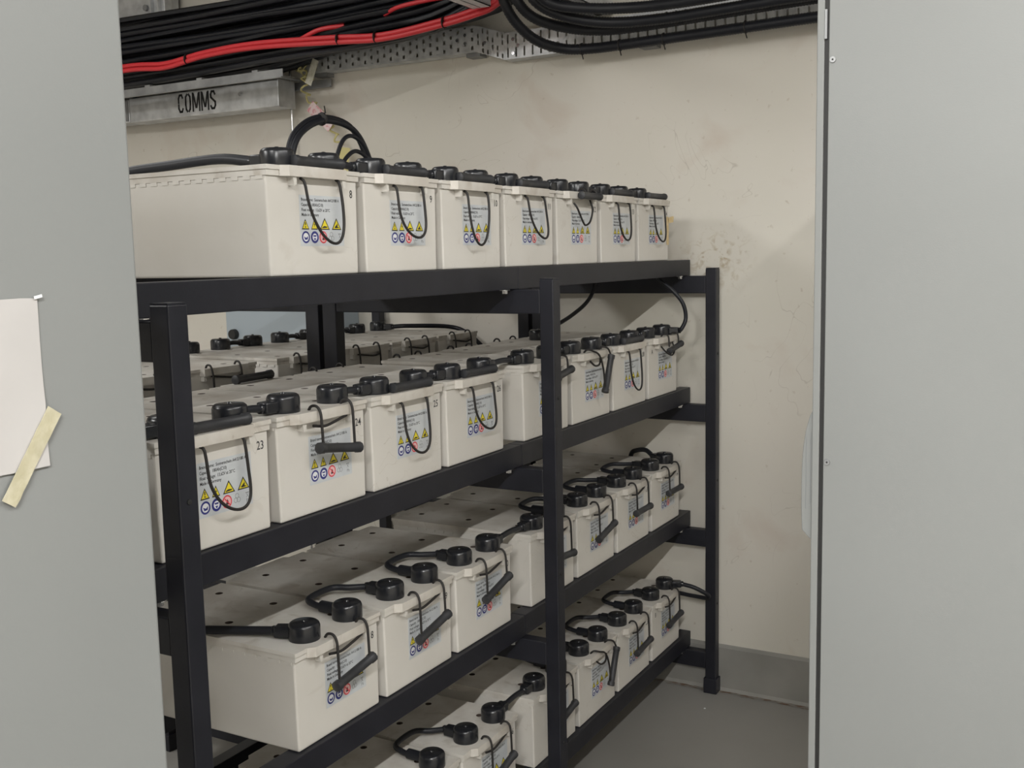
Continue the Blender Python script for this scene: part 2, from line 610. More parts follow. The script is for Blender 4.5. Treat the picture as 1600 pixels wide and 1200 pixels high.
def handle_parts(kind, rear=False, y1=-.038, y2=.056, low=.118, tilt=0.0, drop=.062, skew=0.0, vee=.62):
    """returns (bar mesh, cord mesh). kind: 'hang' bar in front of the label, 'top' bar lies on the lid and the cord hangs in a loop"""
    s = -1 if rear else 1
    xo = -D if rear else 0.0

    def X(x):
        return xo + s * x
    bar, cord = MB(), MB()
    r = .0028
    if kind == 'hang':
        za, zb = low - tilt, low + tilt
        bar_mb(bar, (X(.0185), (y1 + y2) / 2, low), (0, y2 - y1 + .0, zb - za))
        for y, z in ((y1, za), (y2, zb)):
            cord.tube([(X(-.012), y - .002, .197), (X(-.006), y - .001, .2045), (X(.006), y, .2045), (X(.0135), y + .001, .193), (X(.0165), y, .17), (X(.018), y, z + .004)], r, 'rope')
        cord.tube([(X(.006), y1 - .012, .170), (X(.008), y1 + .02, .1655), (X(.008), y2 - .04, .171), (X(.004), y2 - .005, .176)], r, 'rope')
    elif kind == 'top':
        bar_mb(bar, (X(-.006), .008, H + .0105), (.06 * s, 1, .0), L=.132)
        m = (y1 + y2) / 2 + skew
        zz = .168
        path = [(X(-.004), y1 - .003, .176), (X(.004), y1, zz)]
        for kk in range(1, 12):
            a = PI * kk / 12
            wy = -math.cos(a)
            dz = math.sin(a) ** vee
            yy = (y1 + y2) / 2 + wy * (y2 - y1) / 2 * (1 + .10 * math.sin(a)) + skew * math.sin(a) ** 1.5
            path.append((X(.006 + .006 * math.sin(a)), yy, zz - (zz - drop) * dz))
        path += [(X(.004), y2, zz + .002), (X(-.004), y2 - .001, .178)]
        cord.tube(path, r, 'rope', sub=3)
    elif kind == 'short':       # bar pulled up over the lid front, small loop below
        bar_mb(bar, (X(.018), .022, H - .010), (0, 1, .0), L=.125)
        for y in (0.0, .07):
            cord.tube([(X(-.010), y, .198), (X(0), y, .2075), (X(.012), y, .200), (X(.014), y, .190)], r, 'rope')
        cord.tube([(X(.001), -.05, .166), (X(.010), -.045, .15), (X(.010), -.012, .115), (X(.008), .010, .107), (X(.010), .034, .118), (X(.010), .05, .15), (X(.001), .052, .178)], r, 'rope')
    elif kind == 'dangle':      # one end of the bar dropped: bar nearly upright
        bar_mb(bar, (X(.018), .052, .128), (0, .46, 1), L=.118)
        cord.tube([(X(-.012), -.048, .197), (X(-.002), -.046, .2055), (X(.010), -.03, .200), (X(.015), .0, .185), (X(.017), .022, .14), (X(.018), .028, .085)], r, 'rope')
        cord.tube([(X(-.012), .052, .197), (X(-.002), .054, .2055), (X(.011), .066, .200), (X(.017), .076, .178)], r, 'rope')
        cord.tube([(X(.004), -.04, .172), (X(.010), -.02, .158), (X(.012), .005, .160), (X(.008), .02, .178)], r, 'rope')
    elif kind == 'twist':       # bar hanging close under the lid with a small loop
        bar_mb(bar, (X(.018), .038, .158), (0, 1, .16), L=.115)
        for y in (-.015, .072):
            cord.tube([(X(-.012), y - .002, .197), (X(-.002), y, .2055), (X(.012), y + .004, .198), (X(.017), y, .163)], r, 'rope')
        cord.tube([(X(.002), -.052, .168), (X(.014), -.04, .150), (X(.020), .0, .135), (X(.018), .03, .150), (X(.006), .04, .176)], r, 'rope')
    return bar.mesh('handle_bar', 60), cord.mesh('handle_cord', 60)


REAR = handle_parts('hang', rear=True, low=.125, y1=-.05, y2=.056)
REARTOP = handle_parts('top', rear=True, drop=.08)


def battery(x, y, z, label, group, num=None, rz=0.0, handle=None, rear=None, lab=True, mark=None):
    t = thing('battery', label, 'battery', (x, y, z), rz, group)
    link('battery_case', BM['body'], t, bevel=.004, seg=3)
    link('case_ribs', BM['rib'], t)['kind'] = 'stuff'
    link('lid', BM['lid'], t)
    if lab:
        link('warning_label', BM['label'], t)
    if handle:
        h = link('handle', handle[0], t)
        link('handle_cord', handle[1], h)
    if rear:
        h = link('handle', rear[0], t)
        link('handle_cord', rear[1], h)
    if num:
        b = MB()
        yy, xs_ = (.100 if len(num) > 1 else .106), .86
        if mark:
            yy = mark
        text_into(b, num, .0218, 'ink', (-.0116, yy - .001, .1460), (0, 1, 0), (0, 0, 1), (1, 0, 0), xs=xs_, bold=.0002)
        o = link('number_marking', b.mesh('number'), t)
        o['label'] = 'black number' if num.isdigit() else 'black letter'
    return t


Z1, Z2, Z3, Z4 = 1.543, 1.096, 0.650, 0.2036
TOPZ = {1: Z1, 2: Z2, 3: Z3, 4: Z4}
YC = {1: [-2.146 + .147 + k * PITCH for k in range(7)],
      2: [-2.79 + .147] + [-2.430 + .147 + k * PITCH for k in range(4)] + [-1.231 + .147 + k * PITCH for k in range(4)],
      3: [-2.132 + .147 + k * PITCH for k in range(3)] + [-1.210 + .147 + k * PITCH for k in range(4)],
      4: [-2.405 + .147 + k * PITCH for k in range(4)] + [-1.213 + .147 + k * PITCH for k in range(4)]}
R = random.Random(11)
TOP = lambda **k: handle_parts('top', **k)
HANG = lambda **k: handle_parts('hang', **k)
spec = {
    1: [('8', TOP(drop=.058, y1=-.044, skew=.022, vee=.95), 'its long side showing at the near end of the top shelf'),
        ('9', TOP(drop=.070, skew=.016), 'cord in a round loop, top shelf'),
        ('10', TOP(drop=.054, y1=-.044, y2=.046, skew=-.002, vee=1.0), 'cord hanging in a narrow V, top shelf'),
        ('11', TOP(drop=.070, y2=.052, skew=.030, vee=.8), 'cord loop pulled to the right, top shelf'),
        ('12', handle_parts('short'), 'handle bar in front of its lid, top shelf'),
        ('13', TOP(drop=.066, y2=.048, skew=.008), 'on the top shelf, second from the wall'),
        ('14', TOP(drop=.062, y2=.052, skew=.014), 'taped at its corner beside the wall, top shelf')],
    2: [(None, TOP(drop=.07), None),
        ('23', TOP(drop=.058, y2=.054, skew=.022), 'wide cord loop, beside the near post, second shelf'),
        ('24', HANG(low=.120, y1=-.036, y2=.058, tilt=-.007), 'handle bar hanging level, second shelf'),
        ('25', TOP(drop=.060, y2=.052, skew=.014), 'handle lying on its lid, second shelf'),
        ('26', TOP(drop=.068, y2=.054, skew=.022), 'last before the shelf gap, second shelf'),
        ('27', handle_parts('twist'), 'partly behind the middle post, second shelf'),
        (None, handle_parts('dangle'), None),
        ('28', TOP(drop=.050, y2=.048, skew=.014), 'cord in a deep narrow loop, second shelf'),
        ('A', handle_parts('twist'), 'beside the wall on the second shelf')],
    3: [('8', HANG(low=.116, y1=-.036, y2=.060, tilt=.008), 'near end of the third shelf, its grey side showing'),
        ('9', HANG(low=.116, y1=-.036, y2=.060, tilt=.010), 'between 8 and 10 on the third shelf'),
        ('10', HANG(low=.124, y1=-.036, y2=.058, tilt=.012), 'last before the gap, third shelf'),
        ('11', HANG(low=.108, tilt=-.004), 'half behind the middle post, third shelf'),
        ('12', HANG(low=.110, tilt=.010), 'next right of the middle post, third shelf'),
        ('13', HANG(low=.112, tilt=.0), 'second from the wall, third shelf'),
        ('14', HANG(low=.118, tilt=.0), 'beside the wall, third shelf')],
    4: [('23', HANG(low=.105, tilt=.01), 'hidden low at the near end of the bottom shelf'),
        ('24', HANG(low=.105, tilt=.01), 'mostly hidden under the third shelf rail, bottom shelf'),
        ('25', HANG(low=.105, tilt=.010), 'at the lower picture edge, bottom shelf'),
        ('26', HANG(low=.105, tilt=.012), 'last before the gap on the bottom shelf'),
        ('27', HANG(low=.105, tilt=.010), 'half behind the middle post, bottom shelf'),
        ('28', handle_parts('dangle'), 'handle hanging steeply on one end, bottom shelf'),
        ('29', HANG(low=.110, tilt=.004), 'level handle bar, second from the wall, bottom shelf'),
        ('B', HANG(low=.112, tilt=.004), 'beside the wall on the bottom shelf')],
}
TN = {1: 'top', 2: 'second', 3: 'third', 4: 'bottom'}
for tier in (1, 2, 3, 4):
    for k, (num, hd, txt) in enumerate(spec[tier]):
        if tier == 2 and k == 0:
            lb = 'white battery mostly hidden left of the near post, second shelf'
        elif tier == 2 and k == 6:
            lb = 'white battery with handle dangling upright between 27 and 28, second shelf'
        elif num in ('A', 'B'):
            lb = 'white battery marked with the letter %s, %s' % (num, txt)
        else:
            lb = 'white battery numbered %s, %s' % (num, txt)
        if tier == 1 and k == 0:
            rear = REARTOP
        elif tier == 2 and k == 3:
            rear = REARTOP
        else:
            rear = REAR if tier == 2 else None
        show = num
        if tier == 4 and num == '29':
            show = '28'
            lb = 'white battery with level handle bar, second from the wall, bottom shelf'
        if tier == 4 and num == '28':
            show = None
            lb = 'white battery with handle hanging steeply on one end, bottom shelf'
        battery(0, YC[tier][k], TOPZ[tier], lb, 'white batteries on the %s shelf' % TN[tier], show, handle=hd, rear=rear,
                mark=(-.100 if num in ('A', 'B') else None))

# rear rack, second shelf: turned round, their backs to us
RY = [-2.62] + [-1.344 - .133 - k * PITCH for k in (3, 2, 1, 0)] + [-1.262 + .133 + k * PITCH for k in range(4)]
ordn = ['ninth', 'eighth', 'seventh', 'sixth', 'fifth', 'fourth', 'third', 'second', 'first']
for k, y in enumerate(RY):
    battery(-.780 - D, y, Z2, 'white battery on the rear rack, %s from the far wall' % ordn[k],
            'white batteries on the rear rack', rz=PI, rear=REAR, handle=REAR and handle_parts('hang', low=.12) if k < 0 else None, lab=True)

# ------------------------------------------------------------------ terminal caps and link cables


def cap_mb(h=.034, r=.031):
    b = MB()
    b.lathe([(r * .99, 0), (r * 1.0, .002), (r, h - .008), (r * .94, h - .003), (r * .82, h), (r * .16, h + .0004), (r * .12, h + .003), (r * .03, h + .0035)], (0, 0, 0), 'black', seg=24)
    return b.mesh('terminal_cap', 40)


CAP = cap_mb()


def boot_mb():
    b = MB()
    b.prism([(.020, -.015), (.058, -.0125), (.058, .0125), (.020, .015)], 'z', .003, .025, 'black')
    b.tube([(.055, 0, .014), (.066, 0, .014)], .0098, 'black', seg=10, smooth=False)
    return b.mesh('cap_boot', 40)


BOOT = boot_mb()


def place_cap(parent, x, y, z, ang=None, boot=True):
    c = link('terminal_cap', CAP, parent, (x, y, z))
    if ang is not None:
        c.rotation_euler = (0, 0, ang)
        if boot:
            link('cap_boot', BOOT, c, bevel=.003)
    return c


TX = -.045


def link_cable(tier, y_a, y_b, z, label, style, x=TX, mir=1):
    t = thing('link_cable', label, 'cable', (0, 0, 0), 0, 'link cables on the %s shelf' % TN[tier] if mir > 0 else 'link cables on the rear rack')
    zc = .014
    b = MB()
    if style == 'loop':
        # rear-pointing boots, cable loops back over the lid
        a1, a2 = PI * .93, PI * .80
        place_cap(t, x, y_a, z, a2, False)
        place_cap(t, x, y_b, z, a1 + .22)
        e1 = Vector((x + .06 * math.cos(a1 + .22), y_b + .06 * math.sin(a1 + .22), z + zc))
        k = (y_b - y_a)
        b.tube([tuple(e1), (x - .085, y_b - .030, z + .017), (x - .118, y_b - .055, z + .018), (x - .118, y_a + .022, z + .016),
                (x - .088, y_a + .004, z + .013), (x - .060, y_a + .002, z + .012), (x - .028, y_a, z + .012)], .0068, 'cable', seg=10)
        b.tube([(x - .068, y_a + .002, z + .0135), (x - .025, y_a, z + .014)], .0122, 'cable', seg=10, smooth=False)
    else:
        a = -PI / 2
        place_cap(t, x, y_a, z, PI / 2 if (y_b - y_a) > .18 else None, (y_b - y_a) > .18)
        place_cap(t, x, y_b, z, a)
        y1 = y_a + (.06 if (y_b - y_a) > .18 else .02)
        b.tube([(x, y1, z + zc), (x, (y1 + y_b - .06) / 2, z + zc + .003), (x, y_b - .06, z + zc)], .0072, 'cable', seg=10)
    link('cable', b.mesh('cable', 60), t)


def lead(name, label, tier, x, y, z, ang, pts, r=.0085):
    t = thing(name, label, 'cable')
    place_cap(t, x, y, z, ang)
    e = Vector((x + .058 * math.cos(ang), y + .058 * math.sin(ang), z + .014))
    b = MB()
    b.tube([tuple(e)] + pts, r, 'cable', seg=10, sub=8)
    link('cable', b.mesh('cable', 60), t)
    return t


ordl = ['first', 'second', 'third', 'fourth', 'fifth', 'sixth', 'seventh', 'eighth']
names = {1: ['8', '9', '10', '11', '12', '13', '14'], 2: ['22', '23', '24', '25', '26', '27', 'its unnumbered neighbour', '28', 'A'],
         3: ['8', '9', '10', '11', '12', '13', '14'], 4: ['23', '24', '25', '26', '27', 'the steep handled one', 'the level handled one', 'B']}
for tier in (1, 2, 3, 4):
    yc, zt = YC[tier], TOPZ[tier] + H
    ca = -.070 if tier == 2 else CA
    for k in range(len(yc) - 1):
        st = 'straight' if tier in (1, 2) or (yc[k + 1] - yc[k]) > .3 else 'loop'
        if tier == 2 and k == 0:
            lb = 'black link cable passing behind the near post, second shelf'
        else:
            w_ = {'straight': 'straight', 'loop': 'looped'}[st]
            lb = '%s black capped link cable, %s shelf, %s from the wall end' % (w_, TN[tier], ordl[len(yc) - 2 - k])
        link_cable(tier, yc[k] + CB, yc[k + 1] + ca, zt, lb, st)
for k in range(len(RY) - 1):
    link_cable(2, RY[k] - CA, RY[k + 1] - CB, Z2 + H, 'black link cable on the rear rack, %s from the far wall' % ordn[k + 1], 'straight', x=-.780 - D + .045, mir=-1)

zt = Z1 + H
lead('lead_cable', 'thick black cable leaving battery 8 leftwards on the top shelf', 1, TX, YC[1][0] + CA, zt, PI * 1.0,
     [(-.19, YC[1][0] + CA + .002, zt + .024), (-.32, YC[1][0] + CA + .004, zt + .020), (-.45, YC[1][0] + CA, zt + .012), (-.55, YC[1][0] + CA - .02, zt - .015), (-.60, YC[1][0] + CA - .05, zt - .10), (-.53, YC[1][0] + CA - .1, zt - .30)], .0100)
zt = Z3 + H
lead('lead_cable', 'black cable from battery 8 running left behind the near post', 3, TX, YC[3][0] + CA, zt, PI * 1.12,
     [(-.16, YC[3][0] + CA - .044, zt + .012), (-.25, YC[3][0] + CA - .085, zt + .012), (-.36, YC[3][0] + CA - .13, zt + .008), (-.45, YC[3][0] + CA - .20, zt - .03), (-.47, YC[3][0] + CA - .30, zt - .12)], .0085)
lead('lead_cable', 'black cable hooking back from battery 14 on the third shelf', 3, TX, YC[3][6] + CB, zt, PI * .86,
     [(-.13, -.110, zt + .030), (-.175, -.085, zt + .022), (-.20, -.075, zt + .006), (-.215, -.055, zt - .05), (-.215, -.055, zt - .19)], .0085)
zt = Z2 + H
lead('lead_cable', 'black cable curving up to the top shelf from battery A', 2, TX, YC[2][8] + CB, zt, PI * .10,
     [(.024, -.165, zt + .020), (.034, -.150, zt + .055), (.026, -.155, zt + .105), (-.008, -.165, zt + .15), (-.055, -.17, zt + .19), (-.075, -.17, zt + .232)], .007)
lead('lead_cable', 'black cable rising behind the terminal caps of battery 28', 2, -.360, -.47 + .0, zt, PI * .5 + .2,
     [(-.37, -.36, zt + .03), (-.345, -.26, zt + .065), (-.32, -.18, zt + .11), (-.31, -.14, zt + .16), (-.305, -.13, zt + .232)], .007)
zt = Z4 + H
lead('lead_cable', 'black cable looping out past battery B at the bottom right', 4, TX, YC[4][7] + CB, zt, PI * .12,
     [(.050, -.125, zt + .006), (.085, -.112, zt - .012), (.098, -.098, zt - .028), (.080, -.086, zt - .040), (.03, -.078, zt - .042), (-.05, -.070, zt - .045), (-.12, -.068, zt - .09)], .0075)
zt = Z4 + H
lead('lead_cable', 'black cable leaving hidden battery 23 on the bottom shelf', 4, TX, YC[4][0] + CA, zt, PI * 1.05,
     [(-.16, YC[4][0] + CA - .02, zt + .012), (-.3, YC[4][0] + CA - .05, zt + .010), (-.45, YC[4][0] + CA - .1, zt - .03), (-.5, YC[4][0] + CA - .12, zt - .2)])
zt = Z2 + H
lead('lead_cable', 'black cable trailing from the last cap on the rear rack', 2, -.780 - D + .045, RY[8] - CA, zt, 0.35,
     [(-1.08, RY[8] + .11, zt + .016), (-.98, -.055, zt + .006), (-.90, -.045, zt - .02), (-.80, -.04, zt - .10)])

# ------------------------------------------------------------------ racks
RB = .0548
FY = [-2.478 + .0, -1.271, -.058]      # -Y faces of the posts
PW = .038


def rack(label, xp0, xp1, xq0, xq1, rails, ends, joint, name='battery_rack'):
    t = thing(name, label, 'rack', (0, 0, 0))
    for fy in FY:
        for x0, x1 in ((xp0, xp1), (xq0, xq1)):
            b = MB()
            b.box(x0, x1, fy, fy + PW, .004, 1.512, 'rack')
            p = link('post', b.mesh('post'), t, bevel=.0025)
            b = MB()
            b.box(x0 - .005, x1 + .005, fy - .005, fy + PW + .003, 0, .055, 'rack')
            link('foot_sleeve', b.mesh('foot_sleeve'), p, bevel=.002)
            b = MB()
            b.box(x0 + .001, x1 - .001, fy + .001, fy + PW - .001, 1.512, 1.5145, 'rack')
            link('end_cap', b.mesh('end_cap'), p)
            if x1 > 0:
                for hz in (1.22, .775, .33):
                    b = MB()
                    b.lathe([(.0045, 0), (.0042, .0015), (.0015, .002)], (x1, fy + PW / 2, hz), 'gasket', axis='x', seg=10)
                    link('bolt', b.mesh('bolt'), p)
    for z in (Z1, Z2, Z3, Z4):
        zt_ = z - RB - .0005
        for fy in FY:
            b = MB()
            a, c = min(xp0, xp1, xq0, xq1), max(xp0, xp1, xq0, xq1)
            lo_ = sorted([xp0, xp1, xq0, xq1])
            b.box(lo_[1], lo_[2], fy + .002, fy + PW - .002, zt_ - .060, zt_, 'rack')
            link('crossbar', b.mesh('crossbar'), t, bevel=.0025)
        cut = [ends[0], joint, ends[1]]
        for x0, x1 in rails:
            for a, c in ((cut[0], cut[1] - .001), (cut[1] + .001, cut[2])):
                b = MB()
                b.box(x0, x1, a, c, z - RB, z - .0004, 'rack')
                link('shelf_rail', b.mesh('shelf_rail'), t, bevel=.0018)
            for fy in FY:
                b = MB()
                yb_ = fy - .022 if fy > -2.4 else fy + PW + .02
                xm = (x0 + x1) / 2 + (.008 if x0 > -.1 else 0)
                b.lathe([(.013, z - RB - .0018), (.013, z - RB - .0002)], (xm, yb_, 0), 'zinc', seg=14)
                b.lathe([(.0075, z - RB - .010), (.0075, z - RB - .0018)], (xm, yb_, 0), 'zinc', seg=6)
                link('bolt', b.mesh('bolt'), t)
    return t


rack('black steel battery rack with four shelves, standing nearest', .071, .109, -.606, -.560, ((-.042, 0.0), (-.440, -.398)), (-2.80, -.012), -1.248)
rack('black steel rear rack backing onto the nearer rack', -.667, -.621, -1.352, -1.314, ((-.838, -.796), (-1.234, -1.192)), (-2.80, -.012), -1.248)

# hidden-end frames that carry the near ends of the shelves
# ------------------------------------------------------------------ small things by the racks
t = thing('cable_loop', 'pair of black cables arching up behind batteries 8 and 9', 'cable')
for i, (dx, dz) in enumerate(((0, 0), (.012, -.010))):
    b = MB()
    b.tube([(-.62 + dx, -1.395, 1.50), (-.62 + dx, -1.385, 1.72), (-.62 + dx, -1.365, 1.85 + dz), (-.62 + dx, -1.325, 1.915 + dz), (-.62 + dx, -1.228, 1.957 + dz),
            (-.62 + dx, -1.10, 1.945 + dz), (-.62 + dx, -1.03, 1.87 + dz), (-.62 + dx, -1.00, 1.76), (-.62 + dx, -.995, 1.50)], .0085, 'cable', seg=10, sub=7)
    link('cable', b.mesh('cable', 60), t)
b = MB()
b.lathe([(.017, -.004), (.019, 0), (.017, .004)], (-.614, -1.228, 1.952), 'rope', axis='y', seg=12)
b.tube([(-.6, -1.229, 1.966), (-.598, -1.235, 1.985)], .002, 'rope', seg=6, smooth=False)
link('cable_tie', b.mesh('cable_tie'), t)
t = thing('cable_loop', 'two thinner black cables arching beside the taller loop', 'cable')
for i, (pk, xx) in enumerate(((1.915, -.60), (1.872, -.585))):
    b = MB()
    b.tube([(xx, -1.215, 1.50), (xx, -1.212, 1.78), (xx, -1.195, 1.835 + i * -.02), (xx, -1.16, pk - .018), (xx, -1.115, pk), (xx, -1.06, pk - .025), (xx, -1.015, pk - .10), (xx, -1.0, 1.74), (xx, -.995, 1.50)], .006, 'cable', seg=8, sub=6)
    link('cable', b.mesh('cable', 60), t)
b = MB()
b.tube([(-.606, -1.215, 1.83), (-.596, -1.19, 1.815)], .012, 'rope', seg=8, smooth=False)
link('cable_tie', b.mesh('cable_tie'), t)

# knotted cord with tags hanging at the wall
b = MB()
anch = [(-1.655, -.078, 2.375), (-1.63, -.078, 2.32), (-1.64, -.075, 2.26), (-1.61, -.06, 2.205), (-1.575, -.045, 2.16), (-1.535, -.045, 2.12), (-1.505, -.045, 2.07), (-1.478, -.045, 2.01), (-1.474, -.045, 1.95), (-1.49, -.045, 1.80), (-1.49, -.045, 1.70)]
pts = []
for i in range(len(anch) - 1):
    a, c = Vector(anch[i]), Vector(anch[i + 1])
    for s in range(4):
        p = a.lerp(c, s / 4)
        k = i * 4 + s
        pts.append((p.x + .019 * math.sin(k * 2.2), p.y + .012 * math.cos(k * 2.2), p.z + .006 * math.sin(k * 2.7)))
b.tube(pts, .0042, 'cord', seg=6, sub=3)
t = thing('hanging_cord', 'curly yellowish cord hanging down the wall under the cable tray', 'cord')
link('cord', b.mesh('cord', 60), t)
b = MB()
for k in range(3):
    b.tube([(-1.68 + .03 * k, -.072, 2.345 + .01 * k), (-1.65, -.072, 2.33), (-1.63 + .02 * k, -.070, 2.30)], .003, 'cord', seg=6)
link('knot', b.mesh('knot', 60), t)


def slip(name, label, cat, mk, c, u, w, hu, hw, th=.0006, wob=.002, nx=8, ny=3, seed=1, parent=None):
    """a small crumpled sheet: centre c, half sizes hu, hw along u, w"""
    rr_ = random.Random(seed)
    c, u, w = Vector(c), Vector(u).normalized(), Vector(w).normalized()
    nrm = u.cross(w).normalized()
    b_ = MB()
    v = []
    for side in (0, 1):
        rr_ = random.Random(seed)
        for i in range(nx + 1):
            for j in range(ny + 1):
                off = wob * (rr_.random())
                e = (rr_.random() - .5) * wob
                v.append(c + u * (hu * (2 * i / nx - 1)) + w * (hw * (2 * j / ny - 1) + e * .6) + nrm * (off + side * th))
    n_ = (nx + 1) * (ny + 1)
    f = []
    for i in range(nx):
        for j in range(ny):
            a = i * (ny + 1) + j
            q = (a, a + ny + 1, a + ny + 2, a + 1)
            f += [q[::-1], tuple(k + n_ for k in q)]
    edge = [(i * (ny + 1)) for i in range(nx + 1)] + [nx * (ny + 1) + j for j in range(1, ny + 1)] + [i * (ny + 1) + ny for i in range(nx - 1, -1, -1)] + [j for j in range(ny - 1, 0, -1)]
    for i in range(len(edge)):
        a, c2 = edge[i], edge[(i + 1) % len(edge)]
        f.append((a, c2, c2 + n_, a + n_))
    b_.add(v, f, mk)
    o = link(name, b_.mesh(name, 70), parent)
    if label:
        tag(o, label, cat)
    return o


slip('paper_tag', 'creased white paper tag tied near the end of the COMMS trunking', 'tag', 'whitetag', (-1.575, -.10, 2.325), (.45, 0, .9), (.9, 0, -.45), .052, .017, seed=4)
slip('paper_tag', 'pink and white paper tag halfway down the curly cord', 'tag', 'pinktag', (-1.555, -.08, 2.150), (.75, 0, -.65), (.65, 0, .75), .070, .024, seed=5)
slip('paper_tag', 'yellowed plastic tag hanging lowest behind battery 9', 'tag', 'cord', (-1.46, -.07, 1.95), (.15, 0, 1), (1, 0, -.15), .070, .030, seed=6)
# tape on battery 14
y14 = YC[1][6] + .2585 / 2
t = thing('masking_tape', 'strip of old tan tape on the corner of battery 14', 'tape')
slip('tape_strip', None, None, 'tan', (-.0112, y14 - .010, Z1 + .098), (0, 0, 1), (0, -1, 0), .046, .010, wob=.0008, seed=8, parent=t)
slip('tape_flag', None, None, 'tan', (-.006, y14 + .009, Z1 + .135), (.2, 1, .15), (0, 0, 1), .014, .010, wob=.002, nx=4, seed=9, parent=t)

# ------------------------------------------------------------------ overhead: COMMS trunking, trays, cables
t = thing('cable_trunking', 'galvanised trunking stencilled COMMS, hung high on the back wall', 'trunking')
b = MB(); b.box(-2.585, -1.712, -.150, -.052, 2.197, 2.303, 'galv'); link('trunking_body', b.mesh('trunking_body'), t, bevel=.004)
b = MB(); b.box(-4.19, -2.590, -.147, -.055, 2.200, 2.300, 'galv'); link('trunking_body', b.mesh('trunking_body'), t, bevel=.004)
b = MB(); b.box(-2.66, -2.595, -.150, -.148, 2.205, 2.295, 'galvdark'); link('joint_plate', b.mesh('joint_plate'), t)
b = MB(); b.box(-1.7115, -1.7095, -.152, -.050, 2.195, 2.305, 'galv'); link('end_cap', b.mesh('end_cap'), t, bevel=.001)
for x, z in ((-2.625, 2.245), (-1.915, 2.262)):
    b = MB(); b.lathe([(.009, -.158), (.009, -.1505)], (x, 0, z), 'zinc', axis='y', seg=8); link('bolt', b.mesh('bolt'), t)
b = MB()


def stroke(mb, pts, w, x0, z0, y, k):
    for (xa, za), (xb_, zb_) in zip(pts, pts[1:]):
        d = Vector((xb_ - xa, 0, zb_ - za)).normalized()
        nn = Vector((-d.z, 0, d.x)) * w / 2
        A, B = Vector((x0 + xa, y, z0 + za)) - d * w * .35, Vector((x0 + xb_, y, z0 + zb_)) + d * w * .35
        mb.add([A - nn, B - nn, B + nn, A + nn], [(0, 1, 2, 3)], k)


hh = .074
for x0, strokes in ((-2.292, [[(.027, .060), (.022, .072), (.010, .072), (.003, .058), (.003, .040)], [(.003, .032), (.003, .016), (.010, .002), (.022, .002), (.027, .014)]]),
                    (-2.250, [[(.012, .072), (.004, .062), (.003, .040), (.003, .030), (.005, .010), (.012, .001)], [(.021, .072), (.029, .062), (.030, .040), (.030, .030), (.028, .010), (.021, .001)]]),
                    (-2.206, [[(.002, 0), (.002, .074)], [(.006, .070), (.019, .014)], [(.023, .014), (.036, .070)], [(.040, .074), (.040, 0)]]),
                    (-2.154, [[(.002, 0), (.002, .074)], [(.006, .070), (.019, .014)], [(.023, .014), (.036, .070)], [(.040, .074), (.040, 0)]]),
                    (-2.103, [[(.028, .060), (.022, .072), (.009, .072), (.004, .060), (.005, .048), (.013, .041)], [(.018, .037), (.028, .029), (.029, .014), (.022, .002), (.009, .002), (.003, .013)]])):
    for st_ in strokes:
        stroke(b, [(p[0], p[1]) for p in st_], .0095, x0 + .012, 2.2165, -.1506, 'ink')
link('stencil_lettering', b.mesh('stencil'), t)
for x in (-2.40, -1.86):
    b = MB(); b.box(x, x + .03, -.13, -.10, 2.303, 2.3055, 'zinc'); link('spacer', b.mesh('spacer'), t)
b = MB(); b.tube([(-1.748, -.03, 0.17), (-1.748, -.03, CH - .0)], .006, 'zinc', seg=10, smooth=False)
tag(link('threaded_rod', b.mesh('threaded_rod', 60)), 'thin bright vertical rod passing behind the trunking end', 'rod')

t = thing('cable_ladder', 'dull galvanised ladder rail under the black cable bundle', 'cable tray')
for y in (-.313, -.02):
    b = MB(); b.prism([(y, 2.272), (y - .012, 2.272), (y - .012, 2.276), (y - .003, 2.276), (y - .003, 2.306), (y, 2.306)], 'x', -4.19, -1.54, 'galvdark'); link('rail', b.mesh('rail'), t)
for k in range(9):
    x = -4.1 + k * .3
    b = MB(); b.box(x, x + .03, -.313, -.02, 2.306, 2.314, 'galvdark'); link('rung', b.mesh('rung'), t)
t = thing('wall_bracket', 'galvanised strut bracket at the top left by the cabinet', 'bracket')
b = MB(); b.box(-2.75, -2.36, -.12, -.08, 2.63, 2.78, 'galv'); link('plate', b.mesh('plate'), t, bevel=.003)
b = MB(); b.lathe([(.014, -.132), (.014, -.1205)], (-2.47, 0, 2.685), 'galvdark', axis='y', seg=8); link('bolt', b.mesh('bolt'), t)
for x in (-2.43, -2.385):
    b = MB(); b.box(x, x + .006, -.14, -.02, 2.60, CH, 'galv'); link('strut_flange', b.mesh('strut_flange'), t)
b = MB(); b.box(-2.424, -2.385, -.06, -.02, 2.60, CH, 'gasket'); link('strut_web', b.mesh('strut_web'), t)


